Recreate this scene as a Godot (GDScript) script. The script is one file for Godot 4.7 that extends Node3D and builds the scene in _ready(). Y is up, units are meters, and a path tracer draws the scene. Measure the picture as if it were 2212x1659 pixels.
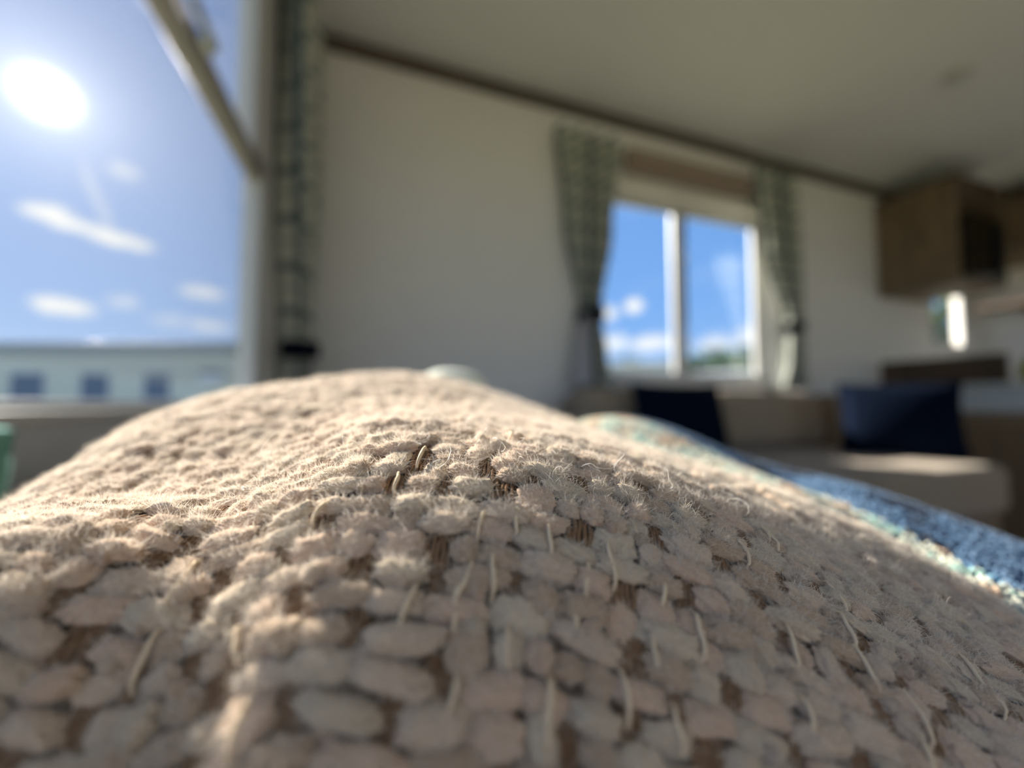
extends Node3D
# The lounge of a holiday caravan, seen from a few millimetres above a chenille cushion.

const YAW := 19.2
const EYE := Vector3(0.27, 0.70, 0.0)
const SUN := Vector3(-0.467, 0.456, -0.758)
const FAR := -1.543          # inner face of the wall with the small window
const END := 4.4             # inner face of the end wall
const NEAR := 2.25           # inner face of the wall behind the camera
var M := {}
var rng := RandomNumberGenerator.new()

# ---------------------------------------------------------------- mesh builder
class Mb:
	var v := PackedVector3Array()
	var ix := PackedInt32Array()
	var uv := PackedVector2Array()

	func grid(f: Callable, nu: int, nv: int, uvs := Vector2.ONE) -> void:  # outward = d/du x d/dv
		var b := v.size()
		for j in nv + 1:
			for i in nu + 1:
				var p := Vector2(float(i) / nu, float(j) / nv)
				v.append(f.call(p.x, p.y))
				uv.append(p * uvs)
		for j in nv:
			for i in nu:
				var a := b + j * (nu + 1) + i
				quad(a, a + 1, a + nu + 2, a + nu + 1)

	func quad(a: int, b: int, c: int, d: int) -> void:  # counter-clockwise seen from outside
		ix.append_array([a, c, b, a, d, c])

	func rbox(c: Vector3, s: Vector3, r := 0.004, turn := Basis.IDENTITY, seg := 2) -> void:
		var h := s / 2.0
		r = minf(r, minf(h.x, minf(h.y, h.z)) * 0.98)
		var q := h - Vector3(r, r, r)
		for axis in 3:
			for side in [-1.0, 1.0]:
				var n := Vector3.ZERO
				n[axis] = side
				var ea := Vector3.ZERO
				ea[(axis + 1) % 3] = 1.0
				var eb := Vector3.ZERO
				eb[(axis + 2) % 3] = side
				var ha := h[(axis + 1) % 3]
				var hb := h[(axis + 2) % 3]
				var la := steps(ha, r, seg)
				var lb := steps(hb, r, seg)
				var f := func(x: float, y: float) -> Vector3:
					var p: Vector3 = n * h[axis] + ea * la[roundi(x * (la.size() - 1))] + eb * lb[roundi(y * (lb.size() - 1))]
					var k := p.clamp(-q, q)
					var d := p - k
					return c + turn * (k + (d.normalized() * r if d.length() > 1e-9 else d))
				grid(f, la.size() - 1, lb.size() - 1)

	func steps(h: float, r: float, seg: int) -> Array:
		var a := []
		for i in seg + 1:
			a.append(-h + r * (1.0 - tan(PI / 4.0 * (1.0 - float(i) / seg))) if seg > 0 else -h)
		var o := a.duplicate()
		a.reverse()
		for x in a:
			o.append(-x)
		return o

	func tube(path: PackedVector3Array, rad: Callable, sides := 6, cap := true) -> void:
		var b := v.size()
		var n := path.size()
		var up := Vector3(0.31, 0.87, 0.38).normalized()
		for i in n:
			var t := (path[mini(i + 1, n - 1)] - path[maxi(i - 1, 0)]).normalized()
			var x := up.cross(t).normalized()
			var y := t.cross(x)
			var r: float = rad.call(float(i) / (n - 1))
			for k in sides:
				var a := TAU * k / sides
				v.append(path[i] + (x * cos(a) + y * sin(a)) * r)
				uv.append(Vector2(float(k) / sides, float(i) / (n - 1)))
		for i in n - 1:
			for k in sides:
				var a := b + i * sides + k
				var a2 := b + i * sides + (k + 1) % sides
				quad(a, a2, a2 + sides, a + sides)
		if cap:
			for e in [0, n - 1]:
				var m := v.size()
				v.append(path[e])
				uv.append(Vector2.ZERO)
				for k in sides:
					var a: int = b + e * sides + k
					var a2: int = b + e * sides + (k + 1) % sides
					if e == 0:
						ix.append_array([m, a, a2])
					else:
						ix.append_array([m, a2, a])

	func lathe(c: Vector3, prof: PackedVector2Array, seg := 20) -> void:  # profile bottom to top
		var f := func(x: float, y: float) -> Vector3:
			var p := prof[roundi(y * (prof.size() - 1))]
			return c + Vector3(sin(TAU * x) * p.x, p.y, cos(TAU * x) * p.x)
		grid(f, seg, prof.size() - 1)

	func done() -> ArrayMesh:
		var n := PackedVector3Array()
		n.resize(v.size())
		# vertices in the same place within one smooth patch share their normal only through the grid; seams of closed tubes are close enough
		for k in range(0, ix.size(), 3):
			var a := ix[k]
			var b := ix[k + 1]
			var c := ix[k + 2]
			var t := (v[c] - v[a]).cross(v[b] - v[a])
			n[a] += t
			n[b] += t
			n[c] += t
		for k in n.size():
			n[k] = n[k].normalized() if n[k].length_squared() > 1e-30 else Vector3.UP
		var arr := []
		arr.resize(Mesh.ARRAY_MAX)
		arr[Mesh.ARRAY_VERTEX] = v
		arr[Mesh.ARRAY_NORMAL] = n
		arr[Mesh.ARRAY_TEX_UV] = uv
		arr[Mesh.ARRAY_INDEX] = ix
		var m := ArrayMesh.new()
		m.add_surface_from_arrays(Mesh.PRIMITIVE_TRIANGLES, arr)
		return m

# ---------------------------------------------------------------- naming
func part(called: String, mesh, mat: Material, parent: Node3D = null) -> MeshInstance3D:
	var o := MeshInstance3D.new()
	o.name = called
	o.mesh = mesh.done() if mesh is Mb else mesh
	o.material_override = mat
	for s in o.mesh.get_surface_count():
		o.set_surface_override_material(s, mat)
	o.cast_shadow = GeometryInstance3D.SHADOW_CASTING_SETTING_DOUBLE_SIDED
	(parent if parent else self).add_child(o, true)
	return o

func thing(called: String, label: String, category: String, at := Vector3.ZERO, turn := 0.0, group := "") -> Node3D:
	var o := Node3D.new()
	o.name = called
	add_child(o, true)
	o.position = at
	o.rotation.y = turn
	tag(o, label, category, group)
	return o

func tag(o: Node3D, label: String, category: String, group := "") -> void:
	o.set_meta("label", label)
	o.set_meta("category", category)
	if group:
		o.set_meta("group", group)

func structure(o: Node3D, label: String, category: String) -> Node3D:
	o.set_meta("kind", "structure")
	tag(o, label, category)
	return o

func box(c: Vector3, s: Vector3, r := 0.004, turn := Basis.IDENTITY) -> Mb:
	var m := Mb.new()
	m.rbox(c, s, r, turn)
	return m

# ---------------------------------------------------------------- materials
func mat(c: Color, rough := 0.8, metal := 0.0) -> StandardMaterial3D:
	var m := StandardMaterial3D.new()
	m.albedo_color = c
	m.roughness = rough
	m.metallic = metal
	return m

func cloth(c: Color, rim := 0.3) -> StandardMaterial3D:
	var m := mat(c, 0.95)
	m.rim_enabled = true
	m.rim = rim
	m.rim_tint = 0.6
	m.metallic_specular = 0.2
	return m

func grain(m: StandardMaterial3D, dark: Color, light: Color, scale: Vector3, s: int, freq := 0.02) -> StandardMaterial3D:
	var n := FastNoiseLite.new()
	n.seed = s
	n.frequency = freq
	n.fractal_octaves = 4
	var w := 256
	var im := Image.create_empty(w, w, false, Image.FORMAT_RGB8)
	for y in w:
		for x in w:
			var a := TAU * x / w
			var t := clampf(0.5 + 0.9 * n.get_noise_3d(cos(a) * 40.0, sin(a) * 40.0, y * 1.0), 0.0, 1.0)
			if y > w - 40:
				t = lerpf(t, clampf(0.5 + 0.9 * n.get_noise_3d(cos(a) * 40.0, sin(a) * 40.0, (y - w) * 1.0), 0.0, 1.0), (y - w + 40) / 40.0)
			im.set_pixel(x, y, dark.lerp(light, t))
	m.albedo_texture = ImageTexture.create_from_image(im)
	m.albedo_color = Color.WHITE
	m.uv1_triplanar = true
	m.uv1_scale = scale
	return m

func make_materials() -> void:
	M.wall = mat(Color(0.93, 0.91, 0.88), 0.85)
	M.ceiling = mat(Color(0.94, 0.94, 0.925), 0.8)
	M.cornice = mat(Color(0.37, 0.32, 0.28), 0.6)
	M.floor = grain(mat(Color.WHITE, 0.5), Color(0.66, 0.60, 0.53), Color(0.78, 0.72, 0.65), Vector3(0.5, 0.5, 4.0), 5)
	M.upvc = mat(Color(0.83, 0.82, 0.80), 0.4)
	M.greyframe = mat(Color(0.60, 0.575, 0.57), 0.45)
	M.rubber = mat(Color(0.12, 0.12, 0.12), 0.7)
	M.glass = mat(Color(0.9, 0.95, 0.97, 0.03), 0.0)
	M.glass.transparency = BaseMaterial3D.TRANSPARENCY_ALPHA
	M.wood = grain(mat(Color.WHITE, 0.55), Color(0.42, 0.35, 0.265), Color(0.56, 0.475, 0.37), Vector3(3.0, 0.6, 3.0), 8)
	M.darkwood = grain(mat(Color.WHITE, 0.55), Color(0.26, 0.20, 0.14), Color(0.36, 0.28, 0.20), Vector3(3.0, 0.6, 3.0), 9)
	M.black = mat(Color(0.015, 0.018, 0.022), 0.12)
	M.blackbody = mat(Color(0.04, 0.04, 0.045), 0.4)
	M.white = mat(Color(0.86, 0.88, 0.88), 0.4)
	M.brightwhite = mat(Color(0.98, 0.98, 0.97), 0.4)
	M.worktop = mat(Color(0.80, 0.81, 0.80), 0.3)
	M.chrome = mat(Color(0.85, 0.85, 0.86), 0.15, 1.0)
	M.sofa = grain(cloth(Color.WHITE), Color(0.56, 0.50, 0.43), Color(0.64, 0.58, 0.50), Vector3(14, 14, 14), 11)
	M.sofabase = grain(cloth(Color.WHITE), Color(0.46, 0.39, 0.31), Color(0.54, 0.46, 0.37), Vector3(14, 14, 14), 12)
	M.navy = grain(cloth(Color.WHITE, 0.0), Color(0.015, 0.045, 0.10), Color(0.025, 0.075, 0.15), Vector3(10, 10, 10), 13)
	M.teal = cloth(Color(0.36, 0.55, 0.52), 0.3)
	M.tie = cloth(Color(0.035, 0.06, 0.12), 0.15)
	M.lining = cloth(Color(0.72, 0.71, 0.72), 0.1)
	M.blind = mat(Color(0.62, 0.55, 0.49), 0.8)
	M.caravan = grain(mat(Color.WHITE, 0.5), Color(0.88, 0.86, 0.77), Color(0.92, 0.90, 0.81), Vector3(0.5, 8, 0.5), 14)
	M.fascia = mat(Color(0.66, 0.67, 0.66), 0.5)
	M.roofmetal = mat(Color(0.60, 0.62, 0.62), 0.45)
	M.farglass = mat(Color(0.42, 0.46, 0.52), 0.35)
	M.bark = mat(Color(0.25, 0.20, 0.15), 0.9)
	M.grass = grain(mat(Color.WHITE, 0.95), Color(0.36, 0.37, 0.22), Color(0.46, 0.46, 0.30), Vector3(0.1, 0.1, 0.1), 15)
	M.leaf = mat(Color(0.18, 0.33, 0.13), 0.6)
	M.leaf.vertex_color_use_as_albedo = true
	M.leaf.albedo_color = Color.WHITE
	M.leaf.backlight_enabled = true
	M.leaf.backlight = Color(0.3, 0.3, 0.3)
	M.leafcore = mat(Color(0.13, 0.23, 0.09), 0.9)
	M.packet = mat(Color(0.62, 0.66, 0.10), 0.4)
	# tartan curtain cloth
	var im := Image.create_empty(96, 96, false, Image.FORMAT_RGB8)
	for y in 96:
		for x in 96:
			var wx := bands(x)
			var wy := bands(y)
			var c := Color(0.90, 0.89, 0.81)
			c = c.lerp(Color(0.20, 0.27, 0.30), clampf(0.66 * wx + 0.62 * wy, 0.0, 1.0))
			c = c.lerp(Color(0.38, 0.41, 0.42), 0.28 if (x + y) % 2 == 0 else 0.14)
			im.set_pixel(x, y, c)
	M.tartan = cloth(Color.WHITE, 0.1)
	M.tartan.albedo_texture = ImageTexture.create_from_image(im)
	M.tartan.backlight_enabled = true
	M.tartan.backlight = Color(0.25, 0.25, 0.24)
	# chenille: short fibres lying every way, light and dark
	var fr := RandomNumberGenerator.new()
	fr.seed = 31
	var fw := 256
	var fim := Image.create_empty(fw, fw, false, Image.FORMAT_RGB8)
	fim.fill(Color(0.93, 0.92, 0.91))
	for k in 5200:
		var p := Vector2(fr.randf(), fr.randf()) * fw
		var a := fr.randfn() * 0.9
		var bend := fr.randfn() * 0.06
		var g := clampf(0.94 + fr.randfn() * 0.10, 0.6, 1.0)
		for i in fr.randi_range(8, 26):
			fim.set_pixel(posmod(int(p.x), fw), posmod(int(p.y), fw), Color(g, g * 0.99, g * 0.97))
			p += Vector2(cos(a), sin(a)) * 0.9
			a += bend
	M.fibres = ImageTexture.create_from_image(fim)
	for k in 4:
		var m := cloth([Color(0.885, 0.79, 0.685), Color(0.89, 0.77, 0.66), Color(0.87, 0.79, 0.68), Color(0.80, 0.695, 0.585)][k], 0.5)
		m.backlight_enabled = true
		m.backlight = Color(0.2, 0.19, 0.17)
		fibrous(m)
		M["tuft%d" % k] = m
	M.pile = cloth(Color.WHITE, 0.5)
	M.pile.vertex_color_use_as_albedo = true
	M.pile.backlight_enabled = true
	M.pile.backlight = Color(0.2, 0.19, 0.17)
	fibrous(M.pile)
	M.fuzz = cloth(Color(0.91, 0.86, 0.785), 0.2)
	M.fuzz.backlight_enabled = true
	M.fuzz.backlight = Color(0.75, 0.72, 0.68)
	M.fibre = cloth(Color(0.96, 0.94, 0.90), 0.1)
	M.fibre.roughness = 0.4
	M.fibre.metallic_specular = 0.5
	M.fibre.backlight_enabled = true
	M.fibre.backlight = Color(0.9, 0.88, 0.85)
	M.yarn = cloth(Color(0.53, 0.41, 0.30), 0.3)
	M.paleyarn = cloth(Color(0.90, 0.80, 0.66), 0.3)
	M.ground = grain(cloth(Color.WHITE, 0.2), Color(0.27, 0.20, 0.145), Color(0.42, 0.325, 0.235), Vector3(300, 60, 60), 16)
	M.fleece = cloth(Color(0.22, 0.31, 0.41), 0.4)
	M.fleecenub = cloth(Color.WHITE, 0.5)
	M.fleecenub.vertex_color_use_as_albedo = true
	M.fleecefuzz = cloth(Color.WHITE, 0.3)
	M.fleecefuzz.vertex_color_use_as_albedo = true
	M.fleecefuzz.backlight_enabled = true
	M.fleecefuzz.backlight = Color(0.7, 0.7, 0.7)
	M.pale = cloth(Color(0.84, 0.85, 0.78), 0.4)

func fibrous(m: StandardMaterial3D) -> void:
	m.albedo_texture = M.fibres
	m.heightmap_enabled = true
	m.heightmap_texture = M.fibres
	m.heightmap_scale = 0.012
	m.uv1_triplanar = true
	m.uv1_scale = Vector3(0.45, 0.45, 0.45)

func bands(x: int) -> float:
	var p := x % 48
	return 1.0 if p < 9 else (0.45 if p >= 24 and p < 28 else 0.0)

# ---------------------------------------------------------------- sky
func sky_direction(az: float, el: float) -> Vector3:
	var a := deg_to_rad(az)
	var e := deg_to_rad(el)
	return Vector3(sin(a) * cos(e), sin(e), -cos(a) * cos(e))

func make_sky() -> Sky:
	var w := 1280
	var h := 640
	var n := FastNoiseLite.new()
	n.seed = 21
	n.frequency = 1.7
	n.fractal_octaves = 5
	var sun := SUN.normalized()
	# small clouds: azimuth, elevation, half width, half height, density
	var puffs := [[-31.4, 17.4, 1.7, 0.8, 0.9], [-29.4, 16.9, 2.0, 0.7, 0.95], [-27.0, 16.5, 2.0, 0.75, 0.95], [-24.6, 16.3, 1.6, 0.6, 0.8], [-30.0, 9.2, 2.4, 0.75, 0.9],
		[-19.3, 12.5, 2.0, 0.9, 0.75], [-18.6, 8.9, 1.9, 0.7, 0.6], [-26.1, 10.4, 1.5, 0.7, 0.4], [-26.3, 23.0, 1.4, 0.8, 0.4], [-22.0, 9.0, 1.8, 0.7, 0.3],
		[36.6, 13.4, 1.2, 1.0, 1.0], [33.0, 12.7, 1.3, 1.1, 0.9], [33.5, 8.4, 2.6, 1.4, 0.8], [39.0, 8.2, 3.2, 1.2, 0.8], [46.9, 7.6, 3.0, 1.2, 0.6], [50.5, 8.0, 2.0, 1.5, 0.6],
		[62.0, 12.0, 6.0, 2.0, 0.7], [85.0, 18.0, 9.0, 3.0, 0.7], [120.0, 14.0, 10.0, 3.0, 0.7], [160.0, 22.0, 12.0, 4.0, 0.7], [200.0, 15.0, 10.0, 3.0, 0.7], [235.0, 20.0, 10.0, 4.0, 0.7], [275.0, 14.0, 9.0, 3.0, 0.7], [300.0, 24.0, 7.0, 3.0, 0.6]]
	var im := Image.create_empty(w, h, false, Image.FORMAT_RGBF)
	for j in h:
		var el := 90.0 - 180.0 * (j + 0.5) / h
		for i in w:
			var az := 360.0 * (i + 0.5) / w
			var d := sky_direction(az, el)
			var up := maxf(0.0, d.y)
			var ang := rad_to_deg(acos(clampf(d.dot(sun), -1.0, 1.0)))
			var c := Vector3(0.13, 0.36, 0.80).lerp(Vector3(0.10, 0.24, 0.60), up)
			c = c.lerp(Vector3(0.55, 0.72, 0.88), 0.75 * exp(-up / 0.10))
			c += Vector3(0.20, 0.13, 0.01) * exp(-pow(ang / 34.0, 2.0))
			if el > -1.0:
				# thin high cloud, then the small clouds, then a vapour trail
				var q := Vector3(d.x, d.y * 2.5, d.z) / (0.35 + up)
				var veil := smoothstep(-0.05, 0.5, n.get_noise_3dv(q * 0.9)) * smoothstep(14.0, 24.0, el) * 0.55
				c = c.lerp(Vector3(0.72, 0.82, 0.95), veil * smoothstep(20.0, 60.0, ang))
				var cover := 0.0
				var rag := 0.55 * n.get_noise_3dv(d * 9.0) + 0.25 * n.get_noise_3dv(d * 22.0)
				for p in puffs:
					var da: float = wrapf(az - p[0], -180.0, 180.0) * cos(deg_to_rad(el)) / p[2]
					var de: float = (el - p[1]) / p[3]
					if absf(da) < 2.5 and absf(de) < 2.5:
						cover = maxf(cover, p[4] * smoothstep(1.25, 0.35, sqrt(da * da + de * de) - rag))
				var t := clampf((az - 360.0 + 29.2) / 2.3, -0.2, 1.3) if az > 180.0 else -1.0
				if t > -0.15 and t < 1.2:
					var line := 22.4 - 4.9 * t
					cover = maxf(cover, 0.35 * exp(-pow((el - line) / 0.9, 2.0)) * smoothstep(-0.15, 0.2, t) * smoothstep(1.2, 0.9, t))
				c = c.lerp(Vector3(0.95, 0.94, 0.88), clampf(cover, 0.0, 1.0))
				# the bright air round the sun
				c += Vector3(1.0, 0.97, 0.88) * (0.80 * exp(-ang / 3.6) + 6.0 * exp(-pow(ang / 1.15, 2.0)))
			im.set_pixel(i, j, Color(c.x, c.y, c.z))
	var s := Sky.new()
	var m := PanoramaSkyMaterial.new()
	m.panorama = ImageTexture.create_from_image(im)
	s.sky_material = m
	return s

# ---------------------------------------------------------------- start
func _ready() -> void:
	rng.seed = 7
	var cam := Camera3D.new()
	cam.name = "camera"
	var lens := CameraAttributesPhysical.new()
	lens.frustum_focal_length = 12.295
	lens.frustum_focus_distance = 0.0285
	lens.frustum_near = 0.002
	lens.frustum_far = 400.0
	lens.exposure_aperture = 9.6
	cam.attributes = lens
	cam.fov = 88.6
	cam.near = 0.002
	cam.far = 400.0
	add_child(cam)
	cam.position = EYE
	cam.rotation = Vector3(atan(41.0 / 850.0), deg_to_rad(-YAW), 0)
	cam.current = true
	var we := WorldEnvironment.new()
	we.name = "world_environment"
	var e := Environment.new()
	e.background_mode = Environment.BG_SKY
	e.sky = make_sky()
	e.background_energy_multiplier = 1.0
	e.tonemap_mode = Environment.TONE_MAPPER_LINEAR
	e.tonemap_exposure = 1.33
	e.sdfgi_enabled = true
	e.ssao_enabled = true
	e.ssil_enabled = true
	we.environment = e
	add_child(we)
	var sun := DirectionalLight3D.new()
	sun.name = "sun"
	sun.light_color = Color(1.0, 0.98, 0.94)
	sun.light_energy = 4.7
	sun.light_angular_distance = 0.6
	sun.shadow_enabled = true
	sun.sky_mode = DirectionalLight3D.SKY_MODE_LIGHT_ONLY
	add_child(sun)
	sun.look_at_from_position(SUN, Vector3.ZERO)

	make_materials()
	room()
	front_window()
	far_windows()
	outside()
	furniture()
	curtains()
	soft_things()
	cushion()

# ---------------------------------------------------------------- room shell
func holed(u0: float, u1: float, y0: float, y1: float, holes: Array, place: Callable) -> Mb:
	# a wall as blocks round its openings; place(u, y) gives [centre, size] from a rectangle
	var us := [u0, u1]
	var ys := [y0, y1]
	for q in holes:
		us.append_array([q[0], q[1]])
		ys.append_array([q[2], q[3]])
	us.sort()
	ys.sort()
	var m := Mb.new()
	for i in us.size() - 1:
		for j in ys.size() - 1:
			var a := Vector2(us[i], ys[j])
			var b := Vector2(us[i + 1], ys[j + 1])
			if b.x - a.x < 1e-4 or b.y - a.y < 1e-4:
				continue
			var mid := (a + b) / 2.0
			if holes.any(func(q): return mid.x > q[0] and mid.x < q[1] and mid.y > q[2] and mid.y < q[3]):
				continue
			var cs: Array = place.call(mid, b - a)
			m.rbox(cs[0], cs[1], 0.0005, Basis.IDENTITY, 1)
	return m

func room() -> void:
	structure(part("floor", box(Vector3(2.2, -0.05, 0.35), Vector3(4.7, 0.1, 4.2), 0.002), M.floor), "brown wood-effect floor of the caravan lounge", "floor")
	# two ceiling slopes meeting at a ridge
	var m := Mb.new()
	var ridge := (FAR + NEAR) / 2.0
	for s in [[FAR - 0.12, ridge], [ridge, NEAR + 0.12]]:
		var ya: float = 2.05 if s[0] < ridge - 0.1 else 2.23
		var yb: float = 2.23 if s[0] < ridge - 0.1 else 2.05
		var mid := Vector3(2.2, (ya + yb) / 2.0 + 0.05, (s[0] + s[1]) / 2.0)
		var dz: float = s[1] - s[0]
		m.rbox(mid, Vector3(4.7, 0.1, Vector2(dz, yb - ya).length() + 0.012), 0.001, Basis(Vector3.RIGHT, -atan2(yb - ya, dz)), 1)
	structure(part("ceiling", m, M.ceiling), "plain cream caravan ceiling sloping up from the wall", "ceiling")
	var zt := 0.12
	structure(part("wall_far", holed(-0.12, END + 0.12, 0.0, 2.12, [[1.24, 2.33, 0.80, 1.74], [3.75, 4.32, 1.01, 1.66]], func(p, s): return [Vector3(p.x, p.y, FAR - zt / 2.0), Vector3(s.x, s.y, zt)]), M.wall), "cream wall that carries the two-pane window", "wall")
	structure(part("wall_front", holed(FAR, NEAR, 0.0, 2.3, [[-1.12, 2.05, 0.63, 1.80]], func(p, s): return [Vector3(-0.0175, p.y, p.x), Vector3(0.035, s.y, s.x)]), M.wall), "cream wall round the big window beside the cushion", "wall")
	structure(part("wall_end", holed(FAR, NEAR, 0.0, 2.3, [], func(p, s): return [Vector3(END + zt / 2.0, p.y, p.x), Vector3(zt, s.y, s.x)]), M.wall), "cream end wall beyond the kitchen corner", "wall")
	structure(part("wall_near", holed(-0.12, END + 0.12, 0.0, 2.12, [[0.25, 2.75, 0.06, 1.95], [2.95, 4.25, 0.5, 1.85]], func(p, s): return [Vector3(p.x, p.y, NEAR + zt / 2.0), Vector3(s.x, s.y, zt)]), M.wall), "cream wall with patio doors opposite the two-pane window", "wall")
	structure(part("trim_1", box(Vector3(END / 2.0, 2.027, FAR + 0.012), Vector3(END, 0.05, 0.028), 0.006), M.cornice), "taupe cornice strip where the wall meets the ceiling", "cornice")
	# patio doors and a window in the wall behind the camera
	var d := Node3D.new()
	d.name = "door_1"
	add_child(d)
	structure(d, "white patio doors opposite the two-pane window", "door")
	frame_rect(d, "frame", Vector3(0.25, 0.06, NEAR + 0.06), Vector3(2.75, 1.95, NEAR + 0.06), 0.05, 0.06)
	part("post", box(Vector3(1.5, 1.005, NEAR + 0.06), Vector3(0.07, 1.80, 0.05)), M.upvc, d)
	part("pane", box(Vector3(1.5, 1.005, NEAR + 0.06), Vector3(2.42, 1.81, 0.006), 0.001), M.glass, d)
	var w := Node3D.new()
	w.name = "window_4"
	add_child(w)
	structure(w, "white framed window beside the patio doors", "window")
	frame_rect(w, "frame", Vector3(2.95, 0.5, NEAR + 0.06), Vector3(4.25, 1.85, NEAR + 0.06), 0.05, 0.06)
	part("pane", box(Vector3(3.6, 1.175, NEAR + 0.06), Vector3(1.22, 1.27, 0.006), 0.001), M.glass, w)

func frame_rect(root: Node3D, called: String, a: Vector3, b: Vector3, t: float, depth: float, mt: Material = null, rr := 0.004) -> MeshInstance3D:
	# four bars round the rectangle a..b, lying across z or across x
	var m := Mb.new()
	var across_x := absf(a.x - b.x) < 1e-4
	var lo := a.min(b)
	var hi := a.max(b)
	for y in [lo.y + t / 2.0, hi.y - t / 2.0]:
		if across_x:
			m.rbox(Vector3(a.x, y, (lo.z + hi.z) / 2.0), Vector3(depth, t, hi.z - lo.z), rr)
		else:
			m.rbox(Vector3((lo.x + hi.x) / 2.0, y, a.z), Vector3(hi.x - lo.x, t, depth), rr)
	for k in 2:
		if across_x:
			m.rbox(Vector3(a.x, (lo.y + hi.y) / 2.0, (lo.z + t / 2.0) if k == 0 else (hi.z - t / 2.0)), Vector3(depth * 0.98, hi.y - lo.y - t * 1.2, t), rr)
		else:
			m.rbox(Vector3((lo.x + t / 2.0) if k == 0 else (hi.x - t / 2.0), (lo.y + hi.y) / 2.0, a.z), Vector3(t, hi.y - lo.y - t * 1.2, depth * 0.98), rr)
	return part(called, m, mt if mt else M.upvc, root)

func front_window() -> void:
	var w := Node3D.new()
	w.name = "window_1"
	add_child(w)
	structure(w, "big white framed window full of sunlit sky beside the cushion", "window")
	frame_rect(w, "frame", Vector3(-0.008, 0.607, -1.135), Vector3(-0.008, 1.83, 2.06), 0.055 + 0.04, 0.036, M.upvc, 0.0008)
	part("transom", box(Vector3(-0.005, 1.230, 0.465), Vector3(0.03, 0.020, 3.0), 0.001), M.greyframe, w)
	part("stile", box(Vector3(-0.004, 1.485, -1.003), Vector3(0.034, 0.52, 0.075), 0.001), M.upvc, w)
	var zs := [-1.045, 0.42, 1.24, 1.97]
	for i in 3:
		if i > 0:
			part("mullion", box(Vector3(-0.005, 1.23, zs[i]), Vector3(0.03, 1.02, 0.055)), M.upvc, w)
		var a: float = zs[i] + (0.027 if i else 0.0)
		var b: float = zs[i + 1] - (0.027 if i < 2 else 0.0)
		# fixed pane below
		part("pane", box(Vector3(-0.008, 0.98, (a + b) / 2.0), Vector3(0.006, 0.50, b - a), 0.001), M.glass, w)
		# opening vent above, with its own sash
		var s := frame_rect(w, "sash", Vector3(-0.004, 1.221, a - 0.002), Vector3(-0.004, 1.75, b + 0.01), 0.032, 0.034, M.greyframe, 0.0012)
		part("pane", box(Vector3(-0.008, 1.485, (a + b) / 2.0), Vector3(0.006, 0.44, b - a - 0.09), 0.001), M.glass, s)
		var g := Mb.new()
		g.rbox(Vector3(0.02, 1.242, lerpf(a, b, 0.25)), Vector3(0.016, 0.02, 0.03), 0.003)
		g.rbox(Vector3(0.03, 1.244, lerpf(a, b, 0.25) + 0.03), Vector3(0.01, 0.014, 0.09), 0.004)
		part("handle", g, M.chrome, s)
	structure(part("trim_2", box(Vector3(0.0145, 0.690, 0.46), Vector3(0.010, 0.008, 3.2), 0.002), M.upvc), "slim white sill along the bottom of the big window", "windowsill")

func far_windows() -> void:
	var w := Node3D.new()
	w.name = "window_2"
	add_child(w)
	structure(w, "white framed two-pane window between checked curtains", "window")
	var z := FAR - 0.085
	frame_rect(w, "frame", Vector3(1.24, 0.80, z), Vector3(2.33, 1.74, z), 0.035, 0.034)
	var post := part("mullion", box(Vector3(1.755, 1.27, z), Vector3(0.038, 0.88, 0.034)), M.upvc, w)
	part("seal", box(Vector3(1.783, 1.27, z + 0.012), Vector3(0.016, 0.86, 0.012), 0.002), M.rubber, post)
	for k in 2:
		var a := Vector3(1.272 if k == 0 else 1.776, 0.832, z + 0.002)
		var b := Vector3(1.738 if k == 0 else 2.298, 1.708, z + 0.002)
		var s := frame_rect(w, "sash", a, b, 0.024, 0.02)
		part("pane", box((a + b) / 2.0, Vector3(b.x - a.x - 0.05, b.y - a.y - 0.05, 0.006), 0.001), M.glass, s)
		var g := Mb.new()
		g.lathe(Vector3(1.755, 1.02 if k == 0 else 1.44, z + 0.04), PackedVector2Array([Vector2(0.0, -0.02), Vector2(0.016, -0.018), Vector2(0.02, 0.0), Vector2(0.016, 0.018), Vector2(0.0, 0.02)]), 12)
		g.rbox(Vector3(1.755, 1.05 if k == 0 else 1.47, z + 0.043), Vector3(0.016, 0.09, 0.014), 0.005)
		part("handle", g, M.chrome, post)
	structure(part("trim_3", box(Vector3(1.785, 0.792, FAR - 0.005), Vector3(1.12, 0.016, 0.12), 0.005), M.upvc), "white sill under the two-pane window", "windowsill")
	var k3 := Node3D.new()
	k3.name = "window_3"
	add_child(k3)
	structure(k3, "narrow white framed kitchen window beyond the wall cabinet", "window")
	frame_rect(k3, "frame", Vector3(3.75, 1.01, FAR - 0.035), Vector3(4.32, 1.66, FAR - 0.035), 0.085, 0.03)
	var s3 := frame_rect(k3, "sash", Vector3(3.83, 1.08, FAR - 0.035), Vector3(4.24, 1.60, FAR - 0.035), 0.03, 0.02)
	part("pane", box(Vector3(4.035, 1.34, FAR - 0.035), Vector3(0.35, 0.46, 0.006), 0.001), M.glass, s3)
	# the rolled blind in its box over the window
	var b := thing("roller_blind", "rolled taupe blind in its box above the two-pane window", "blind", Vector3(1.75, 1.75, FAR))
	part("box", box(Vector3(0, 0.10, 0.032), Vector3(0.78, 0.085, 0.056), 0.012), M.blind, b)
	part("cloth", box(Vector3(0, 0.032, 0.03), Vector3(0.75, 0.06, 0.006), 0.002), M.blind, b)
	part("bottom_bar", box(Vector3(0, 0.004, 0.03), Vector3(0.75, 0.018, 0.014), 0.004), M.upvc, b)

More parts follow.
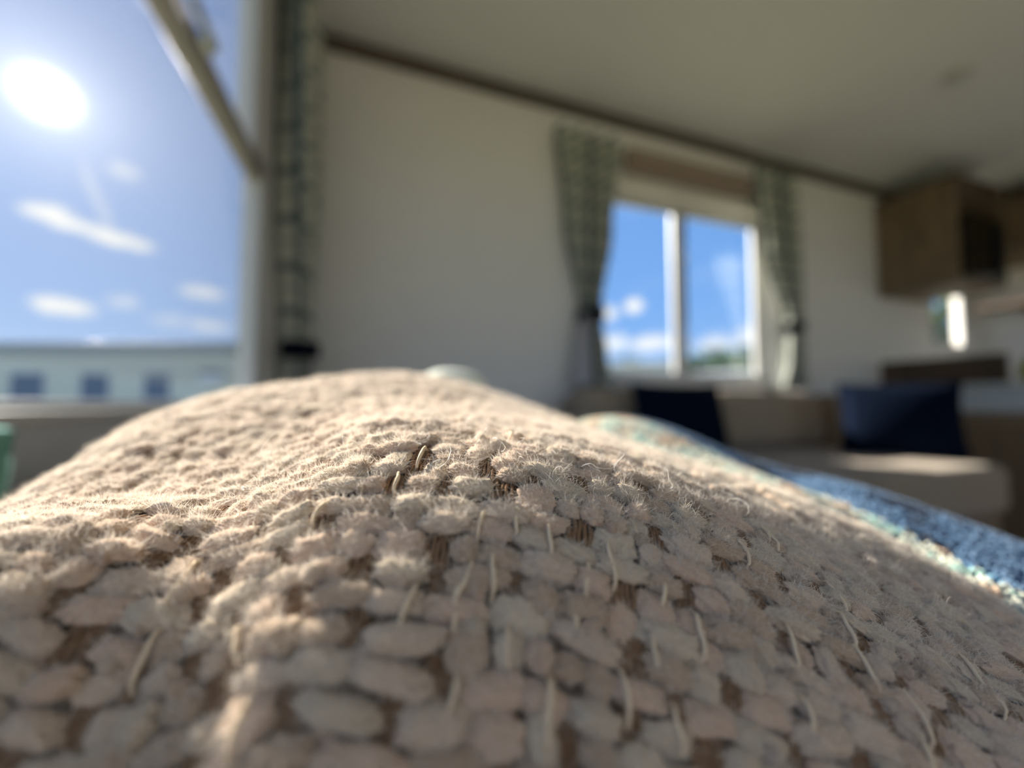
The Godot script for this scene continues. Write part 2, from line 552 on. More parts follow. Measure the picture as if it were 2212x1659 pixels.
# ---------------------------------------------------------------- outside
func outside() -> void:
	structure(part("ground", box(Vector3(0, -0.9, -40), Vector3(260, 0.6, 240), 0.01), M.grass), "green grass of the caravan park outside the windows", "ground")
	# the neighbour across the grass
	var t := deg_to_rad(-YAW)
	var c := thing("static_caravan", "pale grey caravan across the grass outside the big window", "caravan", Vector3(EYE.x, -0.6, 0), t)
	var z0 := -11.0
	part("body", box(Vector3(-13.2, 1.6, z0 - 1.7), Vector3(11.6, 2.1, 3.4), 0.03), M.caravan, c)
	part("skirting", box(Vector3(-13.2, 0.28, z0 - 1.7), Vector3(11.5, 0.56, 3.3), 0.01), M.fascia, c)
	part("fascia", box(Vector3(-13.2, 2.80, z0 - 1.7), Vector3(11.7, 0.30, 3.46), 0.03), M.fascia, c)
	var rf := Mb.new()
	for s in [-1.0, 1.0]:
		rf.rbox(Vector3(-13.2, 3.08, z0 - 1.7 + s * 0.85), Vector3(11.8, 0.05, 1.78), 0.01, Basis(Vector3.RIGHT, s * 0.11))
	var roof := part("roof", rf, M.roofmetal, c)
	var vent := Mb.new()
	vent.lathe(Vector3(-11.85, 2.985, z0 - 0.14), PackedVector2Array([Vector2(0.11, 0.0), Vector2(0.12, 0.04), Vector2(0.105, 0.085), Vector2(0.06, 0.115), Vector2(0.0, 0.125)]), 16)
	part("vent", vent, M.chrome, roof)
	for q in [[-13.55, 0.92], [-11.65, 0.76], [-9.92, 0.70], [-15.6, 0.9], [-17.4, 0.7]]:
		var wn := frame_rect(c, "window", Vector3(q[0] - q[1] / 2.0 - 0.05, 1.35, z0), Vector3(q[0] + q[1] / 2.0 + 0.05, 2.17, z0), 0.05, 0.06)
		part("pane", box(Vector3(q[0], 1.76, z0 + 0.01), Vector3(q[1], 0.74, 0.02), 0.002), M.farglass, wn)
	for y in [2.25, 1.15]:
		part("rail", box(Vector3(-13.2, y, z0 + 0.012), Vector3(11.5, 0.03, 0.03), 0.006), M.white, c)
	var g := thing("meter_box", "white meter box with a dark hood on the grey caravan wall", "box", c.transform * Vector3(-8.33, 1.72, z0 + 0.004), t)
	part("case", box(Vector3(0, 0.19, 0.08), Vector3(0.62, 0.36, 0.16), 0.03), M.brightwhite, g)
	part("hood", box(Vector3(0, 0.42, 0.09), Vector3(0.56, 0.08, 0.2), 0.02), M.rubber, g)
	# what shows through the two-pane window: more caravans and a row of trees
	var far := [[31.5, 17.0, 4.4, "white caravan standing apart, left of the window post", 2.75], [45.5, 20.0, 6.0, "long white caravan beyond the right-hand pane", 2.5]]
	for q in far:
		var d := sky_direction(q[0] + 3.0, 0.0)
		var v := thing("static_caravan", q[3], "caravan", Vector3(EYE.x, 0, 0) + d * q[1] + Vector3(0, -0.6, 0), -deg_to_rad(q[0] + 10.0))
		part("body", box(Vector3(0, 0.4 + q[4] / 2.0 - 0.2, 0), Vector3(q[2], q[4] - 0.4, 3.2), 0.05), M.white, v)
		part("skirting", box(Vector3(0, 0.2, 0), Vector3(q[2] - 0.1, 0.4, 3.1), 0.02), M.fascia, v)
		var r := Mb.new()
		for s in [-1.0, 1.0]:
			r.rbox(Vector3(0, q[4] + 0.1, s * 0.85), Vector3(q[2] + 0.2, 0.06, 1.8), 0.01, Basis(Vector3.RIGHT, s * 0.13))
		part("roof", r, M.fascia, v)
		for k in 3:
			var x: float = (k - 1) * q[2] * 0.3
			var wn := frame_rect(v, "window", Vector3(x - 0.5, 1.2, 1.61), Vector3(x + 0.5, 2.0, 1.61), 0.06, 0.05)
			part("pane", box(Vector3(x, 1.6, 1.61), Vector3(0.9, 0.7, 0.02), 0.002), M.farglass, wn)
	var kinds := ["dense green tree seen beyond the white caravans", "rounded green tree seen beyond the white caravans", "tall dark green tree seen through the kitchen window", "low green tree at the end of the row of trees"]
	var spots := [[31.0, 62.0, 4.2, 1], [35.0, 60.0, 4.9, 0], [38.5, 64.0, 4.0, 1], [43.0, 58.0, 4.7, 0], [46.5, 60.0, 5.3, 1], [50.0, 57.0, 5.2, 0], [53.5, 60.0, 5.0, 3], [69.0, 30.0, 6.0, 2]]
	for i in spots.size():
		var q: Array = spots[i]
		var label: String = kinds[q[3]]
		if q[3] < 2:
			label = ["rounded green tree at the end of the row, nearest the checked curtain", "dense green tree left of the white caravan in the first pane", "rounded low green tree just left of the window post", "dense green tree just right of the window post", "tall rounded green tree in the middle of the second pane", "dense green tree nearest the sunlit curtain"][i]
		tree(Vector3(EYE.x, -0.6, 0) + sky_direction(q[0], 0.0) * q[1], q[2] * 1.35 + 1.6, label, i)

func tree(at: Vector3, h: float, label: String, s: int) -> void:
	var t := thing("tree", label, "tree", at, 0.0, "trees beyond the caravans")
	var r := RandomNumberGenerator.new()
	r.seed = 50 + s
	var tr := Mb.new()
	tr.tube(PackedVector3Array([Vector3.ZERO, Vector3(0.05, h * 0.2, 0), Vector3(-0.05, h * 0.5, 0.05), Vector3(0, h * 0.75, 0)]), func(x): return 0.28 * (1.0 - 0.8 * x), 8)
	for k in 4:
		var a := TAU * k / 4.0 + r.randf()
		tr.tube(PackedVector3Array([Vector3(0, h * 0.3, 0), Vector3(cos(a) * h * 0.12, h * 0.45, sin(a) * h * 0.12), Vector3(cos(a) * h * 0.28, h * 0.6, sin(a) * h * 0.28)]), func(x): return 0.1 * (1.0 - 0.8 * x), 5)
	part("trunk", tr, M.bark, t)
	var leaf := Mb.new()
	leaf.grid(func(x, y): return Vector3((x - 0.5) * 0.34 * sin(PI * clampf(y, 0.05, 0.98)), (y - 0.5) * 0.5, 0.05 * sin(PI * y)), 2, 3)
	var mm := MultiMesh.new()
	mm.transform_format = MultiMesh.TRANSFORM_3D
	mm.use_colors = true
	mm.mesh = leaf.done()
	mm.instance_count = 1500
	for k in mm.instance_count:
		var p := Vector3(r.randfn(), r.randfn(), r.randfn()).normalized() * pow(r.randf(), 0.35)
		var lump := 1.0 + 0.22 * sin(p.x * 5.0 + s) * sin(p.z * 4.0 + 1.0) + 0.15 * sin(p.y * 7.0)
		var c := Vector3(p.x * h * 0.55, h * 0.58 + p.y * h * 0.42, p.z * h * 0.55) * Vector3(lump, 1.0, lump)
		var b := Basis.from_euler(Vector3(r.randf() * TAU, r.randf() * TAU, r.randf() * TAU)).scaled(Vector3.ONE * r.randf_range(0.8, 1.5))
		mm.set_instance_transform(k, Transform3D(b, c))
		var g := r.randf_range(0.8, 1.3)
		mm.set_instance_color(k, Color(0.035 * g, 0.10 * g, 0.022 * g))
	var mi := MultiMeshInstance3D.new()
	mi.name = "foliage"
	mi.multimesh = mm
	mi.material_override = M.leaf
	mi.set_meta("kind", "stuff")
	t.add_child(mi, true)

# ---------------------------------------------------------------- furniture
func furniture() -> void:
	# the sofa in the far corner: a run under the window and a return towards the room
	var s := thing("fabric_sofa", "brown-grey fabric sofa with a patch of sun, under the two-pane window", "sofa", Vector3(0.95, 0, FAR + 0.012))
	part("base", box(Vector3(0.3, 0.17, 0.42), Vector3(0.60, 0.34, 0.80), 0.012), M.sofabase, s)
	part("base", box(Vector3(0.945, 0.17, 0.42), Vector3(0.66, 0.34, 0.80), 0.012), M.sofabase, s)
	var m: Mb
	for q in [[0.3, 0.60], [0.945, 0.68]]:
		m = Mb.new()
		m.rbox(Vector3(q[0], 0.42, 0.425), Vector3(q[1], 0.16, 0.84), 0.035, Basis.IDENTITY, 4)
		part("seat_cushion", m, M.sofa, s)
	for q in [[0.32, 0.62], [0.975, 0.66]]:
		m = Mb.new()
		m.rbox(Vector3(q[0], 0.62, 0.185), Vector3(q[1], 0.27, 0.22), 0.075, Basis(Vector3.RIGHT, -0.10), 5)
		part("back_cushion", m, M.sofa, s)
	var dv := thing("bench_back", "low brown-grey upholstered bench back in front of the white kitchen unit", "bench", Vector3(3.02, 0, FAR + 0.012))
	m = Mb.new()
	m.rbox(Vector3(0, 0.33, 0.85), Vector3(0.20, 0.66, 1.68), 0.08, Basis.IDENTITY, 5)
	part("backrest", m, M.sofabase, dv)
	m = Mb.new()
	m.rbox(Vector3(-0.30, 0.20, 0.25), Vector3(0.40, 0.40, 0.46), 0.04, Basis.IDENTITY, 4)
	part("seat", m, M.sofabase, dv)
	m = Mb.new()
	m.rbox(Vector3(-0.42, 0.56, 0.13), Vector3(0.46, 0.36, 0.22), 0.07, Basis(Vector3.RIGHT, -0.10), 5)
	part("back_cushion", m, M.sofabase, dv)
	# two navy scatter cushions on it
	pillow("scatter_cushion", "dark navy cushion propped under the two-pane window", Vector3(1.335, 0.505, -1.13), Vector3(0.40, 0.27, 0.12), 0.0, -0.22, M.navy)
	pillow("scatter_cushion", "dark navy cushion leaning at the end of the sofa below the wooden upstand", Vector3(2.09, 0.502, -0.90), Vector3(0.34, 0.28, 0.13), -0.95, -0.2, M.navy)
	# kitchen peninsula behind the sofa
	var k := thing("kitchen_unit", "low white kitchen unit behind the sofa corner", "unit", Vector3(3.2, 0, FAR + 0.01))
	part("cabinet", box(Vector3(0.30, 0.39, 0.85), Vector3(0.60, 0.78, 1.70), 0.006), M.white, k)
	part("worktop", box(Vector3(0.30, 0.785, 0.86), Vector3(0.64, 0.03, 1.74), 0.008), M.worktop, k)
	for i in 3:
		var dr := part("door", box(Vector3(0.606, 0.42, 0.29 + i * 0.56), Vector3(0.018, 0.66, 0.54), 0.004), M.white, k)
		part("handle", box(Vector3(0.625, 0.70, 0.29 + i * 0.56), Vector3(0.014, 0.014, 0.16), 0.005), M.chrome, dr)
	var up := thing("wooden_upstand", "dark wooden upstand panel on the white kitchen unit", "panel", Vector3(3.2, 0.80, FAR + 0.01))
	for i in 3:
		part("plank", box(Vector3(0.012, 0.075, 0.087 + i * 0.171), Vector3(0.022, 0.148, 0.1695), 0.002), M.darkwood, up)
	var p := thing("packet", "yellow-green packet standing on the white worktop", "packet", Vector3(3.31, 0.80, -0.985), 0.3)
	var pk := Mb.new()
	pk.grid(func(x, y):
		var a: float = TAU * x
		var f: float = 1.0 - pow(absf(y * 2.0 - 1.0), 6.0)
		return Vector3(cos(a) * 0.075, y * 0.12, -sin(a) * 0.035 * f), 20, 10)
	part("pouch", pk, M.packet, p)
	part("seal", box(Vector3(0, 0.123, 0), Vector3(0.15, 0.012, 0.004), 0.001), M.white, p)
	# wall cabinet with a black microwave let into its open front
	var c := thing("wall_cabinet", "oak wall cabinet holding a black microwave beside the window wall", "cabinet", Vector3(3.23, 1.37, FAR))
	part("side_panel", box(Vector3(0.01, 0.285, 0.185), Vector3(0.02, 0.57, 0.36), 0.002), M.wood, c)
	part("side_panel", box(Vector3(0.47, 0.285, 0.185), Vector3(0.02, 0.57, 0.36), 0.002), M.wood, c)
	part("top_panel", box(Vector3(0.24, 0.575, 0.185), Vector3(0.50, 0.02, 0.37), 0.002), M.darkwood, c)
	part("bottom_panel", box(Vector3(0.24, 0.0, 0.185), Vector3(0.48, 0.02, 0.36), 0.002), M.wood, c)
	part("back_panel", box(Vector3(0.24, 0.285, 0.008), Vector3(0.44, 0.54, 0.012), 0.001), M.wood, c)
	part("shelf", box(Vector3(0.24, 0.40, 0.18), Vector3(0.44, 0.018, 0.34), 0.002), M.wood, c)
	part("flap_door", box(Vector3(0.24, 0.49, 0.358), Vector3(0.436, 0.15, 0.016), 0.002), M.darkwood, c)
	var mw := thing("microwave", "black glass-fronted microwave inside the oak wall cabinet", "microwave", Vector3(3.47, 1.381, FAR + 0.03))
	part("body", box(Vector3(0, 0.185, 0.165), Vector3(0.42, 0.355, 0.33), 0.006), M.blackbody, mw)
	var dd := part("door", box(Vector3(-0.04, 0.185, 0.342), Vector3(0.33, 0.35, 0.024), 0.004), M.black, mw)
	part("handle", box(Vector3(0.105, 0.185, 0.362), Vector3(0.014, 0.27, 0.016), 0.005), M.blackbody, dd)
	part("control_panel", box(Vector3(0.168, 0.185, 0.34), Vector3(0.082, 0.35, 0.02), 0.003), M.blackbody, mw)
	var e := thing("wall_cabinet", "oak wall cabinet on the end wall past the microwave", "cabinet", Vector3(END, 1.62, FAR + 0.01))
	part("cabinet", box(Vector3(-0.165, 0.19, 0.6), Vector3(0.32, 0.38, 1.18), 0.004), M.wood, e)
	part("cornice", box(Vector3(-0.18, 0.395, 0.6), Vector3(0.36, 0.03, 1.19), 0.006), M.darkwood, e)
	for i in 2:
		var dr := part("door", box(Vector3(-0.334, 0.19, 0.31 + i * 0.58), Vector3(0.018, 0.36, 0.56), 0.003), M.wood, e)
		part("handle", box(Vector3(-0.35, 0.05, 0.31 + i * 0.58), Vector3(0.014, 0.014, 0.14), 0.004), M.chrome, dr)
	var sh := thing("wall_shelf", "dark wooden shelf on the end wall under the oak cabinet", "shelf", Vector3(END, 1.345, -0.9))
	part("board", box(Vector3(-0.09, 0.012, 0), Vector3(0.178, 0.024, 1.2), 0.003), M.darkwood, sh)
	for z in [-0.4, 0.4]:
		part("bracket", box(Vector3(-0.05, -0.03, z), Vector3(0.10, 0.06, 0.02), 0.004), M.darkwood, sh)
	# small downlights in the ceiling
	downlight(Vector3(2.61, 2.117, -0.90), "round white ceiling downlight nearer the kitchen corner")
	downlight(Vector3(2.06, 2.137, -0.68), "round white ceiling downlight at the top edge of the view")
	# the sofa under the big window, on which the cushions stand
	var f := thing("front_sofa", "beige fabric sofa under the big window, holding the chenille cushion", "sofa", Vector3(0.012, 0, -1.0))
	part("base", box(Vector3(0.36, 0.16, 1.2), Vector3(0.70, 0.32, 2.6), 0.012), M.sofabase, f)
	m = Mb.new()
	m.rbox(Vector3(0.40, 0.40, 1.2), Vector3(0.78, 0.16, 2.6), 0.03, Basis.IDENTITY, 4)
	part("seat_cushion", m, M.sofa, f)
	m = Mb.new()
	m.rbox(Vector3(0.036, 0.545, 1.2), Vector3(0.062, 0.20, 2.6), 0.03, Basis.IDENTITY, 4)
	part("backrest", m, M.sofa, f)

func downlight(at: Vector3, label: String) -> void:
	var t := thing("downlight", label, "downlight", at, 0.0, "small ceiling downlights")
	var m := Mb.new()
	m.lathe(Vector3.ZERO, PackedVector2Array([Vector2(0.020, -0.028), Vector2(0.036, -0.03), Vector2(0.042, -0.022), Vector2(0.045, 0.0), Vector2(0.045, 0.01)]), 24)
	part("housing", m, M.upvc, t)
	m = Mb.new()
	m.lathe(Vector3.ZERO, PackedVector2Array([Vector2(0.0, -0.02), Vector2(0.02, -0.022), Vector2(0.024, -0.026)]), 20)
	part("lens", m, M.white, t)

func pillow(called: String, label: String, at: Vector3, s: Vector3, turn: float, lean: float, m: Material) -> Node3D:
	var t := thing(called, label, "cushion", at, turn)
	var body := Mb.new()
	var tilt := Basis(Vector3.RIGHT, lean)
	for side: float in [1.0, -1.0]:
		var f := func(x: float, y: float) -> Vector3:
			var a := (x * 2.0 - 1.0) * side
			var b := y * 2.0 - 1.0
			var puff := pow(maxf(0.0, (1.0 - a * a) * (1.0 - b * b)), 0.42)
			var pull := 1.0 - 0.07 * (1.0 - a * a)
			var pull2 := 1.0 - 0.07 * (1.0 - b * b)
			return tilt * Vector3(a * s.x / 2.0 * pull2, s.y / 2.0 + b * s.y / 2.0 * pull, side * puff * s.z / 2.0)
		body.grid(f, 20, 20)
	part("cover", body, m, t)
	var edge := PackedVector3Array()
	for k in 81:
		var q := float(k % 80) / 20.0
		var u := fmod(q, 1.0) * 2.0 - 1.0
		var ab := [Vector2(u, -1), Vector2(1, u), Vector2(-u, 1), Vector2(-1, -u)][int(q)] as Vector2
		edge.append(tilt * Vector3(ab.x * s.x / 2.0 * (1.0 - 0.07 * (1.0 - ab.y * ab.y)), s.y / 2.0 + ab.y * s.y / 2.0 * (1.0 - 0.07 * (1.0 - ab.x * ab.x)), 0))
	var pp := Mb.new()
	pp.tube(edge, func(_x): return 0.005, 6, false)
	part("piping", pp, m, t)
	return t

# ---------------------------------------------------------------- curtains
func curtain(label: String, at: Vector3, turn: float, keys: Array, folds: int, depth: float, seed_: int) -> Node3D:
	# keys: rows of [height, one edge, other edge, fold depth factor] from top to bottom, in the curtain's own axes
	var t := thing("curtain", label, "curtain", at, turn, "checked curtains")
	var m := Mb.new()
	var at_row := func(y: float) -> Array:
		var n := keys.size() - 1
		var q := clampf(y, 0.0, 1.0) * n
		var i := mini(int(q), n - 1)
		var w := q - i
		w = w * w * (3.0 - 2.0 * w)
		var r := []
		for k in 4:
			r.append(lerpf(keys[i][k], keys[i + 1][k], w if k else q - i))
		return r
	for side: float in [0.0, 1.0]:
		var f := func(x: float, y: float) -> Vector3:
			var xx := 1.0 - x if side > 0.5 else x
			var r: Array = at_row.call(1.0 - y)
			var ph := xx * folds * TAU + 0.5 * sin(y * 3.0 + seed_)
			var z: float = depth * (0.5 + 0.5 * sin(ph)) * r[3] + 0.12 * depth * sin(ph * 2.3 + seed_)
			return Vector3(lerpf(r[1], r[2], xx) + 0.25 * depth * cos(ph) * r[3] * (r[2] - r[1]), r[0], z + (0.0 if side > 0.5 else 0.003))
		var b := m.uv.size()
		m.grid(f, folds * 12, 48)
		for k in range(b, m.uv.size()):
			var u := m.uv[k]
			m.uv[k] = Vector2((1.0 - u.x if side > 0.5 else u.x) * folds * 0.75, (1.0 - u.y) * (keys[0][0] - keys[-1][0]) / 0.15)
	part("cloth", m, M.tartan, t)
	return t

func tieback(t: Node3D, c: Vector3, w: float, d: float, h: float) -> void:
	var m := Mb.new()
	m.grid(func(x, y):
		var a: float = -TAU * x
		return c + Vector3(cos(a) * w / 2.0, (y - 0.5) * h + 0.01 * cos(a), sin(a) * d / 2.0), 24, 3)
	m.grid(func(x, y):
		var a: float = TAU * x
		return c + Vector3(cos(a) * (w / 2.0 - 0.004), (y - 0.5) * h + 0.01 * cos(a), sin(a) * (d / 2.0 - 0.004)), 24, 3)
	part("tieback", m, M.tie, t)

func curtains() -> void:
	# by the big window (own x runs along the front wall)
	var t := curtain("checked green and cream curtain held by a navy band beside the big window", Vector3(0.012, 0, -1.31), PI / 2.0,
		[[1.90, -0.205, 0.20, 1.0], [1.40, -0.19, 0.19, 1.0], [0.86, -0.06, 0.13, 0.8], [0.74, -0.05, 0.13, 0.8], [0.56, -0.09, 0.14, 0.9]], 4, 0.075, 1)
	tieback(t, Vector3(0.035, 0.862, 0.04), 0.22, 0.105, 0.05)
	# either side of the two-pane window
	var a := curtain("checked curtain tied back on the corner side of the two-pane window", Vector3(1.16, 0, FAR + 0.012), 0.0,
		[[1.91, -0.17, 0.17, 1.0], [1.50, -0.13, 0.12, 1.0], [1.085, -0.055, 0.055, 0.8], [0.92, -0.07, 0.08, 0.9], [0.765, -0.09, 0.10, 1.0]], 4, 0.055, 2)
	tieback(a, Vector3(0.0, 1.085, 0.03), 0.14, 0.085, 0.05)
	var lin := Mb.new()
	lin.grid(func(x, y): return Vector3(lerpf(-0.12 + 0.05 * y, -0.02 - 0.01 * y, x), 0.775 + 0.29 * y, 0.064 + 0.012 * sin(x * 9.0)), 14, 12)
	lin.grid(func(x, y): return Vector3(lerpf(-0.02 - 0.01 * y, -0.12 + 0.05 * y, x), 0.775 + 0.29 * y, 0.061 + 0.012 * sin((1.0 - x) * 9.0)), 14, 12)
	part("lining", lin, M.lining, a).set_meta("label", "pale turned-back lining")
	var b := curtain("checked curtain tied back on the kitchen side of the two-pane window, streaked with sun", Vector3(2.33, 0, FAR + 0.045), 0.0,
		[[1.93, -0.22, 0.12, 1.0], [1.50, -0.16, 0.12, 1.0], [1.10, -0.02, 0.10, 0.8], [0.93, -0.04, 0.11, 0.9], [0.775, -0.10, 0.13, 1.0]], 4, 0.06, 3)
	tieback(b, Vector3(0.04, 1.10, 0.03), 0.14, 0.085, 0.05)

# ---------------------------------------------------------------- soft things near the camera
func soft_things() -> void:
	# teal cushion at the edge of the frame, between the sill and the chenille cushion
	pillow("scatter_cushion", "teal green cushion standing under the sill of the big window", Vector3(0.125, 0.481, -0.098), Vector3(0.22, 0.206, 0.05), PI / 2.0 - 0.08, 0.0, M.teal)

# ---------------------------------------------------------------- the chenille cushion
var nodes_xy := PackedVector2Array()
var weights := PackedFloat64Array()
var flat := [0.0, 0.0, 0.0]

func solve(points: Array, smooth: float) -> void:
	# thin-plate surface through the points (right, forward, height), in millimetres from the eye
	var n := points.size()
	var N := n + 3
	var a := []
	nodes_xy = PackedVector2Array()
	for p in points:
		nodes_xy.append(Vector2(p[0], p[1]))
	for i in N:
		var row := PackedFloat64Array()
		row.resize(N + 1)
		if i < n:
			for j in n:
				row[j] = kernel(nodes_xy[i].distance_squared_to(nodes_xy[j])) + (smooth if i == j else 0.0)
			row[n] = 1.0
			row[n + 1] = nodes_xy[i].x
			row[n + 2] = nodes_xy[i].y
			row[N] = points[i][2]
		else:
			for j in n:
				row[j] = 1.0 if i == n else nodes_xy[j][i - n - 1]
		a.append(row)
	for i in N:
		var best := i
		for k in range(i + 1, N):
			if absf(a[k][i]) > absf(a[best][i]):
				best = k
		var swap = a[i]
		a[i] = a[best]
		a[best] = swap
		for k in range(i + 1, N):
			var f: float = a[k][i] / a[i][i]
			if f != 0.0:
				for j in range(i, N + 1):
					a[k][j] -= f * a[i][j]
	weights.resize(N)
	for i in range(N - 1, -1, -1):
		var x: float = a[i][N]
		for j in range(i + 1, N):
			x -= a[i][j] * weights[j]
		weights[i] = x / a[i][i]

func kernel(q: float) -> float:
	return 0.5 * q * log(q) if q > 1e-9 else 0.0

func plate(x: float, y: float) -> float:
	var n := nodes_xy.size()
	var s := weights[n] + weights[n + 1] * x + weights[n + 2] * y
	var p := Vector2(x, y)
	for i in n:
		var q := p.distance_squared_to(nodes_xy[i])
		if q > 1e-9:
			s += weights[i] * 0.5 * q * log(q)
	return s

class Field:
	var x0: float
	var y0: float
	var step: float
	var nx: int
	var ny: int
	var z := PackedFloat32Array()

	func at(x: float, y: float) -> float:
		var a := clampf((x - x0) / step, 0.0, nx - 1.001)
		var b := clampf((y - y0) / step, 0.0, ny - 1.001)
		var i := int(a)
		var j := int(b)
		var fa := a - i
		var fb := b - j
		var k := j * nx + i
		return lerpf(lerpf(z[k], z[k + 1], fa), lerpf(z[k + nx], z[k + nx + 1], fa), fb)

	func normal(x: float, y: float) -> Vector3:  # in (right, up, back)
		var h := 0.6
		return Vector3(at(x - h, y) - at(x + h, y), 2.0 * h, at(x, y + h) - at(x, y - h)).normalized()

	func point(x: float, y: float) -> Vector3:
		return Vector3(x, at(x, y), -y)

func field(x0: float, x1: float, y0: float, y1: float, step: float, drop: float, rim: float, floor_z: float) -> Field:
	var f := Field.new()
	f.x0 = x0
	f.y0 = y0
	f.step = step
	f.nx = int((x1 - x0) / step) + 1
	f.ny = int((y1 - y0) / step) + 1
	f.z.resize(f.nx * f.ny)
	for j in f.ny:
		for i in f.nx:
			var x := x0 + i * step
			var y := y0 + j * step
			var e := minf(minf(x - x0, x1 - x), minf(y - y0, y1 - y))
			var k := clampf(1.0 - e / rim, 0.0, 1.0)
			f.z[j * f.nx + i] = maxf(floor_z, plate(x, y) - drop * (1.0 - sqrt(maxf(0.0, 1.0 - k * k))))
	return f

func on_ray(px: float, py: float, forward: float) -> Array:
	# a point of the cushion as measured: direction from the eye and distance
	var tilt := 41.0 / 850.0
	var x := (px - 1106.0) / 850.0
	var y := (829.5 - py) / 850.0
	var c := cos(atan(tilt))
	var s := sin(atan(tilt))
	var ahead := c - y * s
	return [x / ahead * forward, forward, (s + y * c) / ahead * forward]

func skin(f: Field, bottom: float) -> Mb:
	# the surface with its sides brought down to a flat underside
	var m := Mb.new()
	var g := func(x: float, y: float) -> Vector3:
		var i := roundi(x * (f.nx - 1))
		var j := roundi(y * (f.ny - 1))
		return Vector3(f.x0 + i * f.step, f.z[j * f.nx + i], -(f.y0 + j * f.step)) * 0.001
	m.grid(g, f.nx - 1, f.ny - 1, Vector2(40, 40))
	for e in 4:
		var n := (f.nx if e % 2 == 0 else f.ny) - 1
		var wall := func(x: float, y: float) -> Vector3:
			var q := x if e < 2 else 1.0 - x
			var p: Vector3 = [g.call(q, 0.0), g.call(1.0, q), g.call(q, 1.0), g.call(0.0, q)][e]
			return Vector3(p.x, lerpf(bottom * 0.001, p.y, y), p.z)
		m.grid(wall, n, 4, Vector2(40, 10))
	var w := (f.nx - 1) * f.step
	var d := (f.ny - 1) * f.step
	m.grid(func(x, y): return Vector3(f.x0 + x * w, bottom, -(f.y0 + (1.0 - y) * d)) * 0.001, 2, 2)
	return m

func lump_mesh(s: int, nu := 12, nv := 8) -> ArrayMesh:
	# one tuft of chenille: a fat lumpy lozenge one unit in radius
	var n := FastNoiseLite.new()
	n.seed = s
	n.frequency = 0.9
	n.fractal_octaves = 3
	var m := Mb.new()
	m.grid(func(x, y):
		var a: float = -TAU * x
		var e: float = PI * y
		var d := Vector3(-cos(e), sin(e) * sin(a), sin(e) * cos(a))
		var p := Vector3(signf(d.x) * pow(absf(d.x), 0.85), d.y, d.z)
		return p * (1.0 + 0.34 * n.get_noise_3dv(d * 1.3 + Vector3(s, 0, 0)) + 0.16 * n.get_noise_3dv(d * 3.6)), nu, nv)
	return m.done()

func hair_mesh(s: int, count: int, lmin: float, lmax: float, width: float, sx: float, sy: float, sz: float) -> ArrayMesh:
	# many fine curved hairs growing from a tuft of the half axes sx, sy, sz
	var r := RandomNumberGenerator.new()
	r.seed = s
	var m := Mb.new()
	for k in count:
		var d := Vector3(r.randfn(), r.randfn(), r.randfn()).normalized()
		if d.y < -0.3:
			d.y = -d.y
		var root := Vector3(d.x * sx, d.y * sy, d.z * sz) * 0.93
		var out := Vector3(d.x / sx, d.y / sy, d.z / sz).normalized()
		var dir := (out + Vector3(r.randfn(), r.randfn() * 0.6, r.randfn()) * 0.75).normalized()
		var bend := Vector3(r.randfn(), r.randfn(), r.randfn()) * 0.5
		var l := lerpf(lmin, lmax, pow(r.randf(), 1.8))
		var side := dir.cross(Vector3(r.randfn(), r.randfn(), r.randfn())).normalized() * width
		var b := m.v.size()
		var p := root
		for i in 4:
			var q := i / 3.0
			var w := side * (1.0 - 0.75 * q)
			m.v.append(p - w)
			m.v.append(p + w)
			m.uv.append(Vector2(0, q))
			m.uv.append(Vector2(1, q))
			p += (dir + bend * q).normalized() * l / 3.0
		for i in 3:
			m.quad(b + i * 2, b + i * 2 + 1, b + i * 2 + 3, b + i * 2 + 2)
	return m.done()

func scatter(called: String, mesh: Mesh, m: Material, where: Array, colors: Array, parent: Node3D) -> void:
	if where.is_empty():
		return
	var mm := MultiMesh.new()
	mm.transform_format = MultiMesh.TRANSFORM_3D
	mm.use_colors = not colors.is_empty()
	mm.mesh = mesh
	mm.instance_count = where.size()
	for k in where.size():
		mm.set_instance_transform(k, where[k])
		if mm.use_colors:
			mm.set_instance_color(k, colors[k])
	var o := MultiMeshInstance3D.new()
	o.name = called
	o.multimesh = mm
	o.material_override = m
	o.set_meta("kind", "stuff")
	parent.add_child(o, true)

func mm_frame(t: Vector3, n: Vector3) -> Basis:  # x along t, y along n
	var x := (t - n * t.dot(n)).normalized()
	return Basis(x, n, x.cross(n))

